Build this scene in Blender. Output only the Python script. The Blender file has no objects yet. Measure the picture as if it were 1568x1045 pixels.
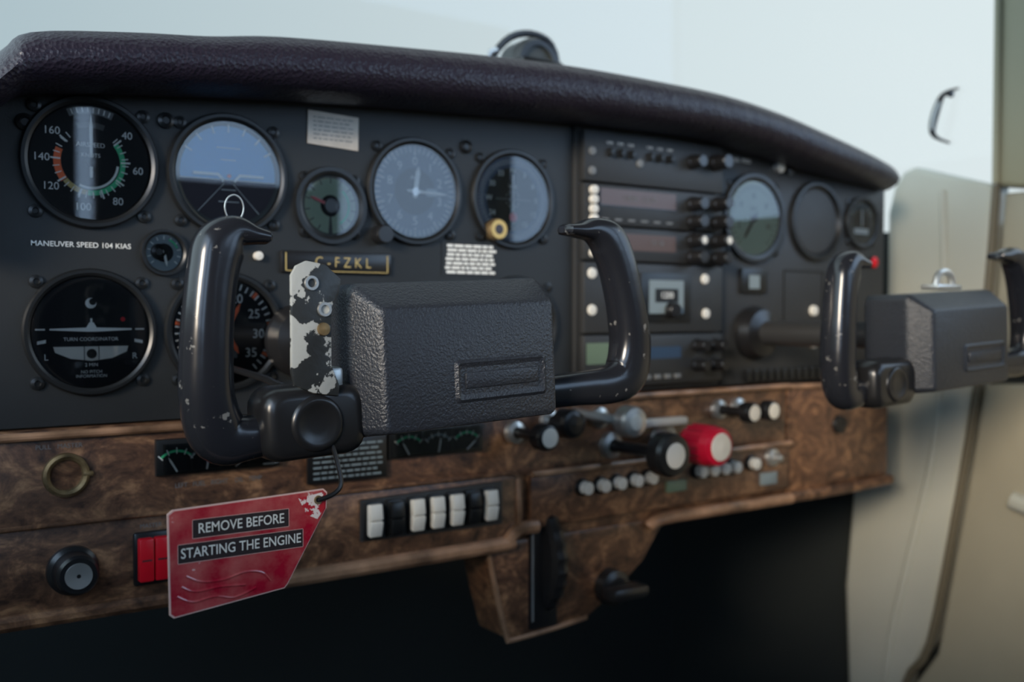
import bpy, bmesh, math, random
from mathutils import Vector, Matrix
random.seed(4)
sc = bpy.context.scene
try:
    sc.view_settings.view_transform = 'Standard'
    sc.view_settings.look = 'None'
except Exception:
    pass

# ------------------------------------------------------------------ materials
def mat_new(name):
    m = bpy.data.materials.new(name); m.use_nodes = True
    nt = m.node_tree
    return m, nt, nt.nodes, nt.links, nt.nodes['Principled BSDF']

def pbr(name, col, rough=0.5, metal=0.0, bump=0.0, bscale=200.0, var=0.0, vscale=20.0, coat=0.0, emit=None, estr=0.0, spec=0.5, bdist=0.001):
    m, nt, N, L, b = mat_new(name)
    b.inputs['Base Color'].default_value = (*col, 1)
    b.inputs['Roughness'].default_value = rough
    b.inputs['Metallic'].default_value = metal
    b.inputs['Coat Weight'].default_value = coat
    b.inputs['Coat Roughness'].default_value = 0.12
    b.inputs['Specular IOR Level'].default_value = spec
    if emit:
        b.inputs['Emission Color'].default_value = (*emit, 1)
        b.inputs['Emission Strength'].default_value = estr
    tc = N.new('ShaderNodeTexCoord')
    if var > 0:
        n = N.new('ShaderNodeTexNoise'); n.inputs['Scale'].default_value = vscale; n.inputs['Detail'].default_value = 6
        L.new(tc.outputs['Object'], n.inputs['Vector'])
        r = N.new('ShaderNodeValToRGB')
        r.color_ramp.elements[0].position = 0.3; r.color_ramp.elements[1].position = 0.7
        r.color_ramp.elements[0].color = (*[c*(1-var) for c in col], 1)
        r.color_ramp.elements[1].color = (*[min(1, c*(1+var)) for c in col], 1)
        L.new(n.outputs['Fac'], r.inputs['Fac']); L.new(r.outputs['Color'], b.inputs['Base Color'])
    if bump > 0:
        n2 = N.new('ShaderNodeTexNoise'); n2.inputs['Scale'].default_value = bscale; n2.inputs['Detail'].default_value = 3
        L.new(tc.outputs['Object'], n2.inputs['Vector'])
        bp = N.new('ShaderNodeBump'); bp.inputs['Strength'].default_value = bump; bp.inputs['Distance'].default_value = bdist
        L.new(n2.outputs['Fac'], bp.inputs['Height']); L.new(bp.outputs['Normal'], b.inputs['Normal'])
    return m

def worn(name, base, chip, scale, thr, rough=0.4, soft=0.03, bump=0.0, bscale=300, bdist=0.001, coat=0.0, grad=0.0, glare_stops=None):
    m, nt, N, L, b = mat_new(name)
    tc = N.new('ShaderNodeTexCoord')
    n = N.new('ShaderNodeTexNoise'); n.inputs['Scale'].default_value = scale; n.inputs['Detail'].default_value = 6; n.inputs['Roughness'].default_value = 0.6
    L.new(tc.outputs['Object'], n.inputs['Vector'])
    src = n.outputs['Fac']
    if grad:
        sp = N.new('ShaderNodeSeparateXYZ'); L.new(tc.outputs['Object'], sp.inputs[0])
        ma = N.new('ShaderNodeMath'); ma.operation = 'MULTIPLY_ADD'; ma.inputs[1].default_value = grad
        L.new(sp.outputs['X'], ma.inputs[0]); L.new(src, ma.inputs[2]); src = ma.outputs[0]
    r = N.new('ShaderNodeValToRGB')
    r.color_ramp.elements[0].position = thr; r.color_ramp.elements[1].position = thr+soft
    r.color_ramp.elements[0].color = (*base, 1); r.color_ramp.elements[1].color = (*chip, 1)
    if glare_stops:  # extra stops that paint glare into the base colour
        e = r.color_ramp.elements.new(thr-0.30); e.color = (*glare_stops[0], 1)
        e = r.color_ramp.elements.new(thr-0.001); e.color = (*glare_stops[1], 1)
    L.new(src, r.inputs['Fac']); L.new(r.outputs['Color'], b.inputs['Base Color'])
    b.inputs['Roughness'].default_value = rough; b.inputs['Coat Weight'].default_value = coat
    if bump:
        n2 = N.new('ShaderNodeTexNoise'); n2.inputs['Scale'].default_value = bscale; n2.inputs['Detail'].default_value = 2
        L.new(tc.outputs['Object'], n2.inputs['Vector'])
        bp = N.new('ShaderNodeBump'); bp.inputs['Strength'].default_value = bump; bp.inputs['Distance'].default_value = bdist
        L.new(n2.outputs['Fac'], bp.inputs['Height']); L.new(bp.outputs['Normal'], b.inputs['Normal'])
    return m

def wood_mat():
    m, nt, N, L, b = mat_new('walnut_burl')
    tc = N.new('ShaderNodeTexCoord'); mp = N.new('ShaderNodeMapping')
    mp.inputs['Scale'].default_value = (1, 1, 1.5); mp.inputs['Rotation'].default_value = (0, 0.4, 0)
    L.new(tc.outputs['Object'], mp.inputs['Vector'])
    n = N.new('ShaderNodeTexNoise'); n.inputs['Scale'].default_value = 27; n.inputs['Detail'].default_value = 9
    n.inputs['Roughness'].default_value = 0.70; n.inputs['Distortion'].default_value = 1.7
    L.new(mp.outputs['Vector'], n.inputs['Vector'])
    r = N.new('ShaderNodeValToRGB'); e = r.color_ramp.elements
    e[0].position = 0.33; e[0].color = (0.024, 0.011, 0.007, 1)
    e[1].position = 0.70; e[1].color = (0.40, 0.205, 0.100, 1)
    k = e.new(0.50); k.color = (0.135, 0.063, 0.033, 1)
    L.new(n.outputs['Fac'], r.inputs['Fac'])
    n2 = N.new('ShaderNodeTexNoise'); n2.inputs['Scale'].default_value = 420; n2.inputs['Detail'].default_value = 2
    mp2 = N.new('ShaderNodeMapping'); mp2.inputs['Scale'].default_value = (0.5, 1, 1)
    L.new(tc.outputs['Object'], mp2.inputs['Vector']); L.new(mp2.outputs['Vector'], n2.inputs['Vector'])
    mx = N.new('ShaderNodeMix'); mx.data_type = 'RGBA'; mx.blend_type = 'MULTIPLY'; mx.inputs[0].default_value = 0.5
    r2 = N.new('ShaderNodeValToRGB'); r2.color_ramp.elements[0].position = 0.35; r2.color_ramp.elements[0].color = (0.4, 0.4, 0.4, 1)
    r2.color_ramp.elements[1].position = 0.6; r2.color_ramp.elements[1].color = (1, 1, 1, 1)
    L.new(n2.outputs['Fac'], r2.inputs['Fac'])
    L.new(r.outputs['Color'], mx.inputs[6]); L.new(r2.outputs['Color'], mx.inputs[7]); L.new(mx.outputs[2], b.inputs['Base Color'])
    b.inputs['Roughness'].default_value = 0.40; b.inputs['Coat Weight'].default_value = 0.3; b.inputs['Coat Roughness'].default_value = 0.22
    bp = N.new('ShaderNodeBump'); bp.inputs['Strength'].default_value = 0.10; bp.inputs['Distance'].default_value = 0.001
    L.new(n.outputs['Fac'], bp.inputs['Height']); L.new(bp.outputs['Normal'], b.inputs['Normal'])
    return m

def leather_mat():
    m, nt, N, L, b = mat_new('padded_vinyl')
    b.inputs['Base Color'].default_value = (0.015, 0.011, 0.020, 1)
    b.inputs['Roughness'].default_value = 0.40
    tc = N.new('ShaderNodeTexCoord')
    v = N.new('ShaderNodeTexVoronoi'); v.inputs['Scale'].default_value = 420
    n = N.new('ShaderNodeTexNoise'); n.inputs['Scale'].default_value = 48; n.inputs['Detail'].default_value = 5
    mp = N.new('ShaderNodeMapping'); mp.inputs['Scale'].default_value = (1.7, 1, 0.7)
    L.new(tc.outputs['Object'], v.inputs['Vector']); L.new(tc.outputs['Object'], mp.inputs['Vector']); L.new(mp.outputs['Vector'], n.inputs['Vector'])
    a = N.new('ShaderNodeMath'); a.operation = 'MULTIPLY_ADD'; a.inputs[1].default_value = 3.0
    L.new(n.outputs['Fac'], a.inputs[0]); L.new(v.outputs['Distance'], a.inputs[2])
    bp = N.new('ShaderNodeBump'); bp.inputs['Strength'].default_value = 0.5; bp.inputs['Distance'].default_value = 0.0012
    L.new(a.outputs[0], bp.inputs['Height']); L.new(bp.outputs['Normal'], b.inputs['Normal'])
    return m

def glass_mat(name, fac=None, ior=1.5, rough=0.02, tint=(1, 1, 1)):
    m = bpy.data.materials.new(name); m.use_nodes = True
    nt = m.node_tree; N = nt.nodes; L = nt.links; N.clear()
    o = N.new('ShaderNodeOutputMaterial'); mix = N.new('ShaderNodeMixShader')
    t = N.new('ShaderNodeBsdfTransparent'); t.inputs['Color'].default_value = (*tint, 1)
    g = N.new('ShaderNodeBsdfGlossy'); g.inputs['Roughness'].default_value = rough
    if fac is None:
        f = N.new('ShaderNodeFresnel'); f.inputs['IOR'].default_value = ior
        L.new(f.outputs[0], mix.inputs[0])
    else: mix.inputs[0].default_value = fac
    L.new(t.outputs[0], mix.inputs[1]); L.new(g.outputs[0], mix.inputs[2]); L.new(mix.outputs[0], o.inputs['Surface'])
    return m

M = {}
M['panel'] = pbr('matte_black_panel_paint', (0.0150, 0.0165, 0.0175), 0.50, bump=0.12, bscale=900, var=0.15, vscale=12)
M['panel2'] = pbr('charcoal_panel_paint', (0.025, 0.026, 0.027), 0.50, bump=0.12, bscale=900, var=0.15, vscale=12)
M['bezel'] = pbr('black_bezel', (0.009, 0.010, 0.011), 0.34)
M['black'] = pbr('black_plastic', (0.011, 0.011, 0.012), 0.28)
M['shaft'] = pbr('painted_control_shaft', (0.030, 0.030, 0.031), 0.4)
M['face'] = pbr('dial_face_black', (0.010, 0.011, 0.013), 0.6, spec=0.2)
M['facegrey'] = pbr('dial_face_grey', (0.055, 0.06, 0.055), 0.5)
M['white'] = pbr('white_paint', (0.85, 0.85, 0.80), 0.5)
M['cream'] = pbr('cream_plastic', (0.70, 0.67, 0.60), 0.4)
M['grey'] = pbr('mid_grey_plastic', (0.16, 0.165, 0.165), 0.5)
M['orange'] = pbr('orange_paint', (0.90, 0.17, 0.05), 0.5)
M['green'] = pbr('green_paint', (0.06, 0.55, 0.25), 0.5)
M['red'] = pbr('red_plastic', (0.56, 0.008, 0.035), 0.3, coat=0.3)
M['redhot'] = pbr('red_switch_plastic', (0.60, 0.006, 0.016), 0.3)
M['yellow'] = pbr('ochre_paint', (0.55, 0.42, 0.16), 0.5)
M['skyblue'] = pbr('horizon_sky_blue', (0.20, 0.46, 0.74), 0.5)
M['earth'] = pbr('horizon_ground', (0.040, 0.026, 0.038), 0.5)
M['bluegrey'] = pbr('blue_reflection_face', (0.032, 0.062, 0.120), 0.5)  # blue reflection wash tinted into the altimeter and deviation dial faces
M['palegreen'] = pbr('pale_green_face', (0.33, 0.41, 0.29), 0.5)
M['steel'] = pbr('brushed_steel', (0.60, 0.60, 0.58), 0.35, metal=0.85)
M['brass'] = pbr('aged_brass', (0.20, 0.14, 0.07), 0.55, metal=0.7, var=0.5, vscale=120)
M['wood'] = wood_mat()
M['woodedge'] = pbr('copper_highlight_wood_edge', (0.30, 0.165, 0.095), 0.34, var=0.65, vscale=34, coat=0.35)  # lighter copper tone paints the lip highlight onto the wood edges
M['vinyl'] = leather_mat()
M['hub'] = pbr('pebbled_black_plastic', (0.019, 0.022, 0.029), 0.35, bump=0.6, bscale=700, bdist=0.0010)
M['horn'] = worn('polished_black_grip', (0.013, 0.014, 0.018), (0.17, 0.165, 0.155), 130, 0.655, rough=0.20, bump=0.16, bscale=60)
M['lock'] = worn('chipped_black_paint_metal', (0.018, 0.020, 0.021), (0.33, 0.34, 0.325), 105, 0.570, rough=0.4, soft=0.012, bump=0.2, grad=-5.5)
M['tag'] = worn('scuffed_red_enamel_glare', (0.40, 0.018, 0.030), (0.66, 0.44, 0.39), 60, 0.655, rough=0.17, soft=0.010, bump=0.7, bscale=34, bdist=0.004, coat=0.5, grad=-0.6, glare_stops=((0.33, 0.006, 0.022), (0.46, 0.100, 0.090)))  # pink stop paints warm glare, stronger to the left; pale chips are scuffs
M['tagworn'] = worn('flaked_tag_corner', (0.42, 0.018, 0.028), (0.72, 0.60, 0.54), 230, 0.50, rough=0.3, soft=0.02)
M['tagedge'] = pbr('tag_edge_pale', (0.66, 0.42, 0.36), 0.4)
M['label'] = pbr('label_black', (0.035, 0.026, 0.026), 0.25, bump=0.3, bscale=60, bdist=0.002)
M['paper'] = pbr('aged_paper_placard', (0.55, 0.49, 0.42), 0.6, var=0.15, vscale=60)
M['lcdbrown'] = pbr('unlit_amber_display', (0.080, 0.044, 0.032), 0.3)
M['lcdgreen'] = pbr('green_lcd', (0.14, 0.20, 0.14), 0.3)
M['lcdblue'] = pbr('dim_blue_lcd', (0.030, 0.060, 0.110), 0.3)
M['lcdpale'] = pbr('pale_display', (0.20, 0.25, 0.27), 0.3)
M['glass'] = glass_mat('instrument_glass', ior=1.68)
M['wglass'] = glass_mat('plexiglass', fac=0.012)
M['creamwall'] = pbr('cream_cabin_trim', (0.42, 0.42, 0.365), 0.5, var=0.10, vscale=5, bump=0.1, bscale=300)
M['tanwall'] = pbr('tan_door_vinyl', (0.33, 0.30, 0.225), 0.55, var=0.1, vscale=6, bump=0.15, bscale=300)
M['post'] = pbr('olive_door_post', (0.29, 0.265, 0.175), 0.5)
M['seal'] = pbr('door_seal_rubber', (0.12, 0.10, 0.065), 0.6)
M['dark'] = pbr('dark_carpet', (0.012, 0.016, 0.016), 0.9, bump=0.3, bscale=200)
M['headliner'] = pbr('headliner_fabric', (0.22, 0.22, 0.21), 0.8)
M['aft'] = pbr('dark_aft_bulkhead', (0.05, 0.05, 0.052), 0.8)

# ------------------------------------------------------------------ mesh builder
class MB:
    def __init__(s, name):
        s.name = name; s.v = []; s.f = []; s.m = []; s.mats = []
    def mi(s, mat):
        if mat not in s.mats: s.mats.append(mat)
        return s.mats.index(mat)
    def add(s, vs, fs, mat):
        o = len(s.v); i = s.mi(mat)
        s.v += [tuple(p) for p in vs]
        for f in fs:
            s.f.append([a+o for a in f]); s.m.append(i)
    def bm(s, bm, mat):
        bm.verts.ensure_lookup_table(); bm.verts.index_update()
        s.add([v.co.copy() for v in bm.verts], [[v.index for v in f.verts] for f in bm.faces], mat); bm.free()
    def box(s, c, size, mat, bev=0, seg=2, rot=None):
        bm = bmesh.new(); bmesh.ops.create_cube(bm, size=1)
        bmesh.ops.scale(bm, vec=size, verts=bm.verts)
        if bev: bmesh.ops.bevel(bm, geom=list(bm.edges), offset=bev, segments=seg, profile=0.5, affect='EDGES')
        if rot: bmesh.ops.rotate(bm, matrix=Matrix.Rotation(math.radians(rot[1]), 3, rot[0]), verts=bm.verts)
        bmesh.ops.translate(bm, vec=c, verts=bm.verts); s.bm(bm, mat)
    def lathe(s, c, prof, mat, seg=40, axis=(0, -1, 0), flute=None):
        ax = Vector(axis).normalized()
        q = Vector((0, 0, 1)).rotation_difference(ax)
        c = Vector(c)
        for k in range(len(prof)-1):
            r0, h0 = prof[k][:2]; r1, h1 = prof[k+1][:2]
            mt = prof[k+1][2] if len(prof[k+1]) > 2 else mat
            vs = []; fs = []
            for r, h in ((r0, h0), (r1, h1)):
                for i in range(seg):
                    a = 2*math.pi*i/seg
                    rr = r*(1+(flute if (flute and i % 2) else 0))
                    vs.append(c + q @ Vector((rr*math.cos(a), rr*math.sin(a), h)))
            for i in range(seg):
                j = (i+1) % seg
                fs.append([i, j, seg+j, seg+i])
            s.add(vs, fs, mt)
    def slathe(s, c, prof, mat, seg=40):
        vs = []; fs = []; n = len(prof)
        for r, h in prof:
            for i in range(seg):
                a = 2*math.pi*i/seg; vs.append((c[0]+r*math.cos(a), c[1]-h, c[2]+r*math.sin(a)))
        for k in range(n-1):
            for i in range(seg):
                j = (i+1) % seg; fs.append([k*seg+i, k*seg+j, (k+1)*seg+j, (k+1)*seg+i])
        s.add(vs, fs, mat)
    def disc(s, c, r, y, mat, seg=48):
        s.add([(c[0]+r*math.cos(2*math.pi*i/seg), y, c[1]+r*math.sin(2*math.pi*i/seg)) for i in range(seg)], [list(range(seg))], mat)
    def arc(s, c, r0, r1, a0, a1, y, mat, seg=30):
        vs = []; fs = []
        for i in range(seg+1):
            a = math.radians(a0+(a1-a0)*i/seg)
            for r in (r0, r1): vs.append((c[0]+r*math.sin(a), y, c[1]+r*math.cos(a)))
        for i in range(seg): fs.append([2*i, 2*i+1, 2*i+3, 2*i+2])
        s.add(vs, fs, mat)
    def ticks(s, c, r0, r1, a0, a1, n, w, y, mat):
        for i in range(n):
            a = math.radians(a0+(a1-a0)*i/max(1, n-1))
            d = Vector((math.sin(a), math.cos(a))); p = Vector((-d.y, d.x))*w/2; cc = Vector(c)
            q = [cc+d*r0+p, cc+d*r0-p, cc+d*r1-p, cc+d*r1+p]
            s.add([(t.x, y, t.y) for t in q], [[0, 1, 2, 3]], mat)
    def needle(s, c, ang, L, w, y, mat, tail=0.25):
        a = math.radians(ang); d = Vector((math.sin(a), math.cos(a))); p = Vector((-d.y, d.x)); cc = Vector(c)
        q = [cc-d*L*tail+p*w*.5, cc-d*L*tail-p*w*.5, cc+d*L*.75-p*w*.6, cc+d*L, cc+d*L*.75+p*w*.6]
        s.prism([(t.x, t.y) for t in q], y, y-0.0005, mat)
    def poly(s, pts, y, mat):
        s.add([(p[0], y, p[1]) for p in pts], [list(range(len(pts)))], mat)
    def rect(s, x0, x1, z0, z1, y, mat):
        s.poly([(x0, z0), (x1, z0), (x1, z1), (x0, z1)], y, mat)
    def prism(s, pts, y0, y1, mat, bev=0, seg=2):
        bm = bmesh.new()
        a = [bm.verts.new((p[0], y0, p[1])) for p in pts]; b = [bm.verts.new((p[0], y1, p[1])) for p in pts]
        n = len(pts); bm.faces.new(a); f2 = bm.faces.new(b[::-1])
        for i in range(n): bm.faces.new([a[i], b[i], b[(i+1) % n], a[(i+1) % n]])
        bmesh.ops.recalc_face_normals(bm, faces=bm.faces)
        if bev:
            bmesh.ops.bevel(bm, geom=[e for e in f2.edges], offset=bev, segments=seg, profile=0.5, affect='EDGES', clamp_overlap=True)
        s.bm(bm, mat)
    def tube(s, pts, r, mat, seg=10, closed=False, sub=4, caps=True):
        P = smooth3(pts, sub, closed)
        n = len(P); vs = []; fs = []; up = Vector((0, 0, 1)); prev = None
        for i, p in enumerate(P):
            if closed: t = (P[(i+1) % n]-P[i-1]).normalized()
            else: t = (P[min(i+1, n-1)]-P[max(i-1, 0)]).normalized()
            if prev is None:
                a = up if abs(t.dot(up)) < .9 else Vector((1, 0, 0)); nn = (a-t*a.dot(t)).normalized()
            else: nn = (prev-t*prev.dot(t)).normalized()
            prev = nn; bb = t.cross(nn)
            rr = r(i/(n-1)) if callable(r) else r
            for k in range(seg):
                an = 2*math.pi*k/seg; vs.append(p+nn*rr*math.cos(an)+bb*rr*math.sin(an))
        for i in range(n if closed else n-1):
            j = (i+1) % n
            for k in range(seg):
                l = (k+1) % seg; fs.append([i*seg+k, i*seg+l, j*seg+l, j*seg+k])
        if not closed and caps:
            fs.append(list(range(seg))); fs.append([(n-1)*seg+k for k in range(seg)])
        s.add(vs, fs, mat)
    def grip(s, path, y, mat, seg=24, sub=6, ex=0.8):
        P = smoothN(path, sub); n = len(P); vs = []; fs = []
        for i, p in enumerate(P):
            a = P[max(0, i-1)]; b = P[min(n-1, i+1)]
            t = Vector((b[0]-a[0], b[1]-a[1])).normalized(); nn = Vector((-t.y, t.x))
            for k in range(seg):
                an = 2*math.pi*k/seg; c = math.cos(an); d = math.sin(an)
                c = math.copysign(abs(c)**ex, c); d = math.copysign(abs(d)**ex, d)
                vs.append((p[0]+nn.x*p[2]*c, y+p[3]*d, p[1]+nn.y*p[2]*c))
        for i in range(n-1):
            for k in range(seg):
                l = (k+1) % seg; fs.append([i*seg+k, i*seg+l, (i+1)*seg+l, (i+1)*seg+k])
        for i, sg in ((0, -1), (n-1, 1)):
            p = P[i]; a = P[max(0, i-1)]; b = P[min(n-1, i+1)]
            t = Vector((b[0]-a[0], b[1]-a[1])).normalized()*sg
            base = len(vs); vs += [((vs[i*seg+k][0]-p[0])*.6+p[0]+t.x*p[2]*.6, (vs[i*seg+k][1]-y)*.6+y, (vs[i*seg+k][2]-p[1])*.6+p[1]+t.y*p[2]*.6) for k in range(seg)]
            for k in range(seg):
                l = (k+1) % seg; fs.append([i*seg+k, i*seg+l, base+l, base+k])
            fs.append([base+k for k in range(seg)])
        s.add(vs, fs, mat)
    def loft(s, secs, mat, cs=5):
        vs = []; fs = []; n = 4*(cs+1)
        for y, x0, x1, z0, z1, r in secs:
            for cx, cz, a0 in ((x1-r, z1-r, 0), (x0+r, z1-r, 90), (x0+r, z0+r, 180), (x1-r, z0+r, 270)):
                for k in range(cs+1):
                    a = math.radians(a0+90*k/cs); vs.append((cx+r*math.cos(a), y, cz+r*math.sin(a)))
        for i in range(len(secs)-1):
            for k in range(n):
                l = (k+1) % n; fs.append([i*n+k, i*n+l, (i+1)*n+l, (i+1)*n+k])
        fs.append(list(range(n))); fs.append([(len(secs)-1)*n+k for k in range(n)])
        s.add(vs, fs, mat)
    def text(s, body, x, z, y, size, mat, align='CENTER', rot=0, sx=1.0, bold=0.0):
        cu = bpy.data.curves.new('t', 'FONT'); cu.body = body; cu.size = size; cu.align_x = align; cu.align_y = 'CENTER'; cu.resolution_u = 3
        cu.offset = bold
        ob = bpy.data.objects.new('t', cu); me = bpy.data.meshes.new_from_object(ob)
        a = math.radians(rot); ca, sa = math.cos(a), math.sin(a)
        vs = [(x+(v.co.x*sx)*ca-v.co.y*sa, y, z+(v.co.x*sx)*sa+v.co.y*ca) for v in me.vertices]
        s.add(vs, [list(p.vertices) for p in me.polygons], mat)
        bpy.data.objects.remove(ob); bpy.data.curves.remove(cu); bpy.data.meshes.remove(me)
    def done(s, center=True, loc=None, angle=32):
        me = bpy.data.meshes.new(s.name)
        off = Vector((0, 0, 0))
        if center and loc is None:
            xs = [min(v[i] for v in s.v) for i in range(3)]; xe = [max(v[i] for v in s.v) for i in range(3)]
            off = Vector([(a+b)/2 for a, b in zip(xs, xe)])
        me.from_pydata([tuple(Vector(v)-off) for v in s.v], [], s.f)
        for mm in s.mats: me.materials.append(mm)
        me.polygons.foreach_set('material_index', s.m)
        me.polygons.foreach_set('use_smooth', [True]*len(s.f))
        me.update()
        gi = s.mats.index(M['glass']) if M['glass'] in s.mats else -1
        b = bmesh.new(); b.from_mesh(me); bmesh.ops.recalc_face_normals(b, faces=b.faces)
        b.normal_update()
        fl = [f for f in b.faces if f.material_index == gi and f.normal.y > 0]
        if fl: bmesh.ops.reverse_faces(b, faces=fl)
        b.to_mesh(me); b.free()
        me.set_sharp_from_angle(angle=math.radians(angle))
        ob = bpy.data.objects.new(s.name, me); sc.collection.objects.link(ob)
        ob.location = loc if loc is not None else off
        return ob

def cr(p0, p1, p2, p3, t):
    return 0.5*((2*p1)+(-p0+p2)*t+(2*p0-5*p1+4*p2-p3)*t*t+(-p0+3*p1-3*p2+p3)*t**3)
def smoothN(pts, sub):
    out = []; n = len(pts)
    for i in range(n-1):
        for k in range(sub):
            out.append(tuple(cr(pts[max(0, i-1)][j], pts[i][j], pts[i+1][j], pts[min(n-1, i+2)][j], k/sub) for j in range(len(pts[0]))))
    out.append(tuple(pts[-1])); return out
def smooth3(pts, sub, closed=False):
    if closed:
        n = len(pts); out = []
        for i in range(n):
            for k in range(sub):
                out.append(Vector([cr(pts[i-1][j], pts[i][j], pts[(i+1) % n][j], pts[(i+2) % n][j], k/sub) for j in range(3)]))
        return out
    return [Vector(p) for p in smoothN(pts, sub)]

# ------------------------------------------------------------------ cabin shell
b = MB('floor'); b.box((0.4, -0.6, 0.27), (1.5, 2.2, 0.06), M['dark']); b.done()
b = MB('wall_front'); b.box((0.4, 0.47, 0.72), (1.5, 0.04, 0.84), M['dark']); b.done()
b = MB('wall_right')
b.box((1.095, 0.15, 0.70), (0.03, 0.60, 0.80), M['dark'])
b.box((1.095, -0.90, 0.715), (0.03, 1.50, 0.83), M['tanwall'])
b.box((1.095, -0.98, 1.22), (0.03, 0.10, 0.60), M['tanwall'])
b.done()
b = MB('wall_left')
b.box((-0.30, -0.60, 0.675), (0.03, 2.1, 0.79), M['tanwall'])
b.box((-0.30, -0.98, 1.28), (0.03, 0.10, 0.48), M['tanwall'])
b.done()
# unseen aft bulkhead; slit and opening added to shape the gauge glass reflections
b = MB('wall_back')
b.box((0.4, -1.68, 0.70), (1.42, 0.04, 0.84), M['aft'])
b.box((0.08, -1.68, 1.32), (0.78, 0.04, 0.40), M['aft'])
b.box((0.59, -1.68, 1.32), (0.16, 0.04, 0.40), M['aft'])
b.box((0.88, -1.68, 1.215), (0.42, 0.04, 0.19), M['aft'])
b.box((1.06, -1.68, 1.41), (0.06, 0.04, 0.22), M['aft'])
b.done()
b = MB('ceiling'); b.box((0.4, -0.88, 1.54), (1.46, 1.60, 0.04), M['headliner'], 0.01); b.done()

def yz_prism(mb, pts, x0, x1, mat, bev=0):
    bm = bmesh.new()
    a = [bm.verts.new((x0, p[0], p[1])) for p in pts]; c = [bm.verts.new((x1, p[0], p[1])) for p in pts]
    n = len(pts); f = bm.faces.new(a); bm.faces.new(c[::-1])
    for i in range(n): bm.faces.new([a[i], c[i], c[(i+1) % n], a[(i+1) % n]])
    bmesh.ops.recalc_face_normals(bm, faces=bm.faces)
    if bev: bmesh.ops.bevel(bm, geom=list(f.edges), offset=bev, segments=3, profile=0.5, affect='EDGES')
    mb.bm(bm, mat)
b = MB('kick_panel')
yz_prism(b, [(.060,1.12),(.052,1.15),(.040,1.167),(.026,1.171),(-.017,1.157),(-.073,1.139),(-.066,1.03),(-.056,.928),(-.035,.80),(0,.62),(.03,.57),(.05,.42),(.12,.42),(.11,.54),(.116,.66),(.105,.78),(.062,.84)], 1.05, 1.078, M['creamwall'], 0.008)
b.tube([(1.0505,-.012,1.14),(1.050,-.016,1.0),(1.0495,-.006,.85),(1.0495,.028,.70),(1.0495,.053,.58),(1.0495,.06,.45)], 0.0045, M['creamwall'])
b.done()
b = MB('door_1')
yz_prism(b, [(-.082,1.13),(-.075,1.03),(-.066,.935),(-.20,.945),(-.80,.955),(-.80,1.13)], 1.052, 1.078, M['tanwall'], 0.005)
yz_prism(b, [(-.064,.922),(-.045,.80),(-.012,.61),(.02,.56),(.03,.42),(-.80,.42),(-.80,.945),(-.2,.932)], 1.048, 1.078, M['tanwall'], 0.006)
b.tube([(1.046,-.10,.80),(1.044,-.16,.79),(1.044,-.3,.79)], 0.01, M['creamwall'])
b.done()
b = MB('door_seal')
b.tube([(1.046,-.077,1.139),(1.045,-.070,1.03),(1.045,-.060,.928),(1.045,-.040,.80),(1.045,-.006,.62),(1.045,.024,.565),(1.045,.04,.44)], 0.0045, M['seal'])
b.done()
b = MB('trim_1')   # forward door post
yz_prism(b, [(-.074,1.138),(-.074,1.52),(-.145,1.52),(-.135,1.128)], 1.045, 1.08, M['post'], 0.006)
b.tube([(1.043,-.078,1.14),(1.043,-.078,1.51)], 0.004, M['post'])
b.done()
b = MB('window_1')
b.box((1.066, 0.175, 1.345), (0.003, 0.49, 0.34), M['wglass'])
b.done()
b = MB('window_2')
b.box((0.38, 0.435, 1.325), (1.36, 0.003, 0.37), M['wglass'])
b.done()
b = MB('windshield_vent_latch')
b.tube([(1.060,-.024,1.254),(1.056,-.015,1.252),(1.052,-.008,1.246),(1.050,-.003,1.232),(1.050,.001,1.218),(1.051,.002,1.207),(1.054,-.003,1.200),(1.060,-.014,1.194)], lambda t: 0.0014+0.0032*math.sin(t*math.pi)**2, M['black'], sub=5)
b.tube([(1.048,-.007,1.240),(1.045,-.003,1.225),(1.046,.000,1.210)], 0.0014, M['steel'])
b.lathe((1.0645,-.012,1.25), [(0,0.006),(0.003,0.006),(0.004,0)], M['black'], axis=(-1,0,0), seg=16)
b.done()

# ------------------------------------------------------------------ glareshield
st = [
 (.045,-.030,1.040,1.055),(.062,-.036,1.085,1.105),(.078,-.040,1.108,1.133),(.090,-.042,1.119,1.150),(.104,-.043,1.128,1.1620),(.155,-.044,1.1345,1.1700),
 (.205,-.044,1.139,1.1755),(.254,-.044,1.143,1.183),(.352,-.044,1.149,1.1905),(.420,-.044,1.152,1.195),(.489,-.044,1.155,1.198),(.58,-.044,1.157,1.198),(.658,-.044,1.157,1.196),
 (.730,-.043,1.151,1.189),(.794,-.040,1.143,1.1795),(.870,-.030,1.137,1.170),(.920,-.020,1.134,1.164),(.948,-.010,1.132,1.160)]
st = smoothN(st, 4)
vs = []; fs = []; cnt = None
for x, fy, zb, zt in st:
    h = zt-zb
    sec = [(0.03, zb+.004), (-.004, zb+.002), (fy*.55, zb), (fy-.004, zb+.06*h), (fy-.013, zb+.22*h), (fy-.016, zb+.45*h), (fy-.012, zb+.70*h), (fy-.003, zb+.88*h), (fy+.012, zt-.02*h), (fy+.03, zt+.000), (.03, zt+.004), (.15, zt-.004), (.43, zt-.06)]
    cnt = len(sec)
    for y, z in sec: vs.append((x, y, z))
for i in range(len(st)-1):
    for k in range(cnt-1): fs.append([i*cnt+k, i*cnt+k+1, (i+1)*cnt+k+1, (i+1)*cnt+k])
fs.append([(len(st)-1)*cnt+k for k in range(cnt)]); fs.append([k for k in range(cnt)])
b = MB('glareshield'); b.add(vs, fs, M['vinyl'])
b.done(angle=60)

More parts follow.
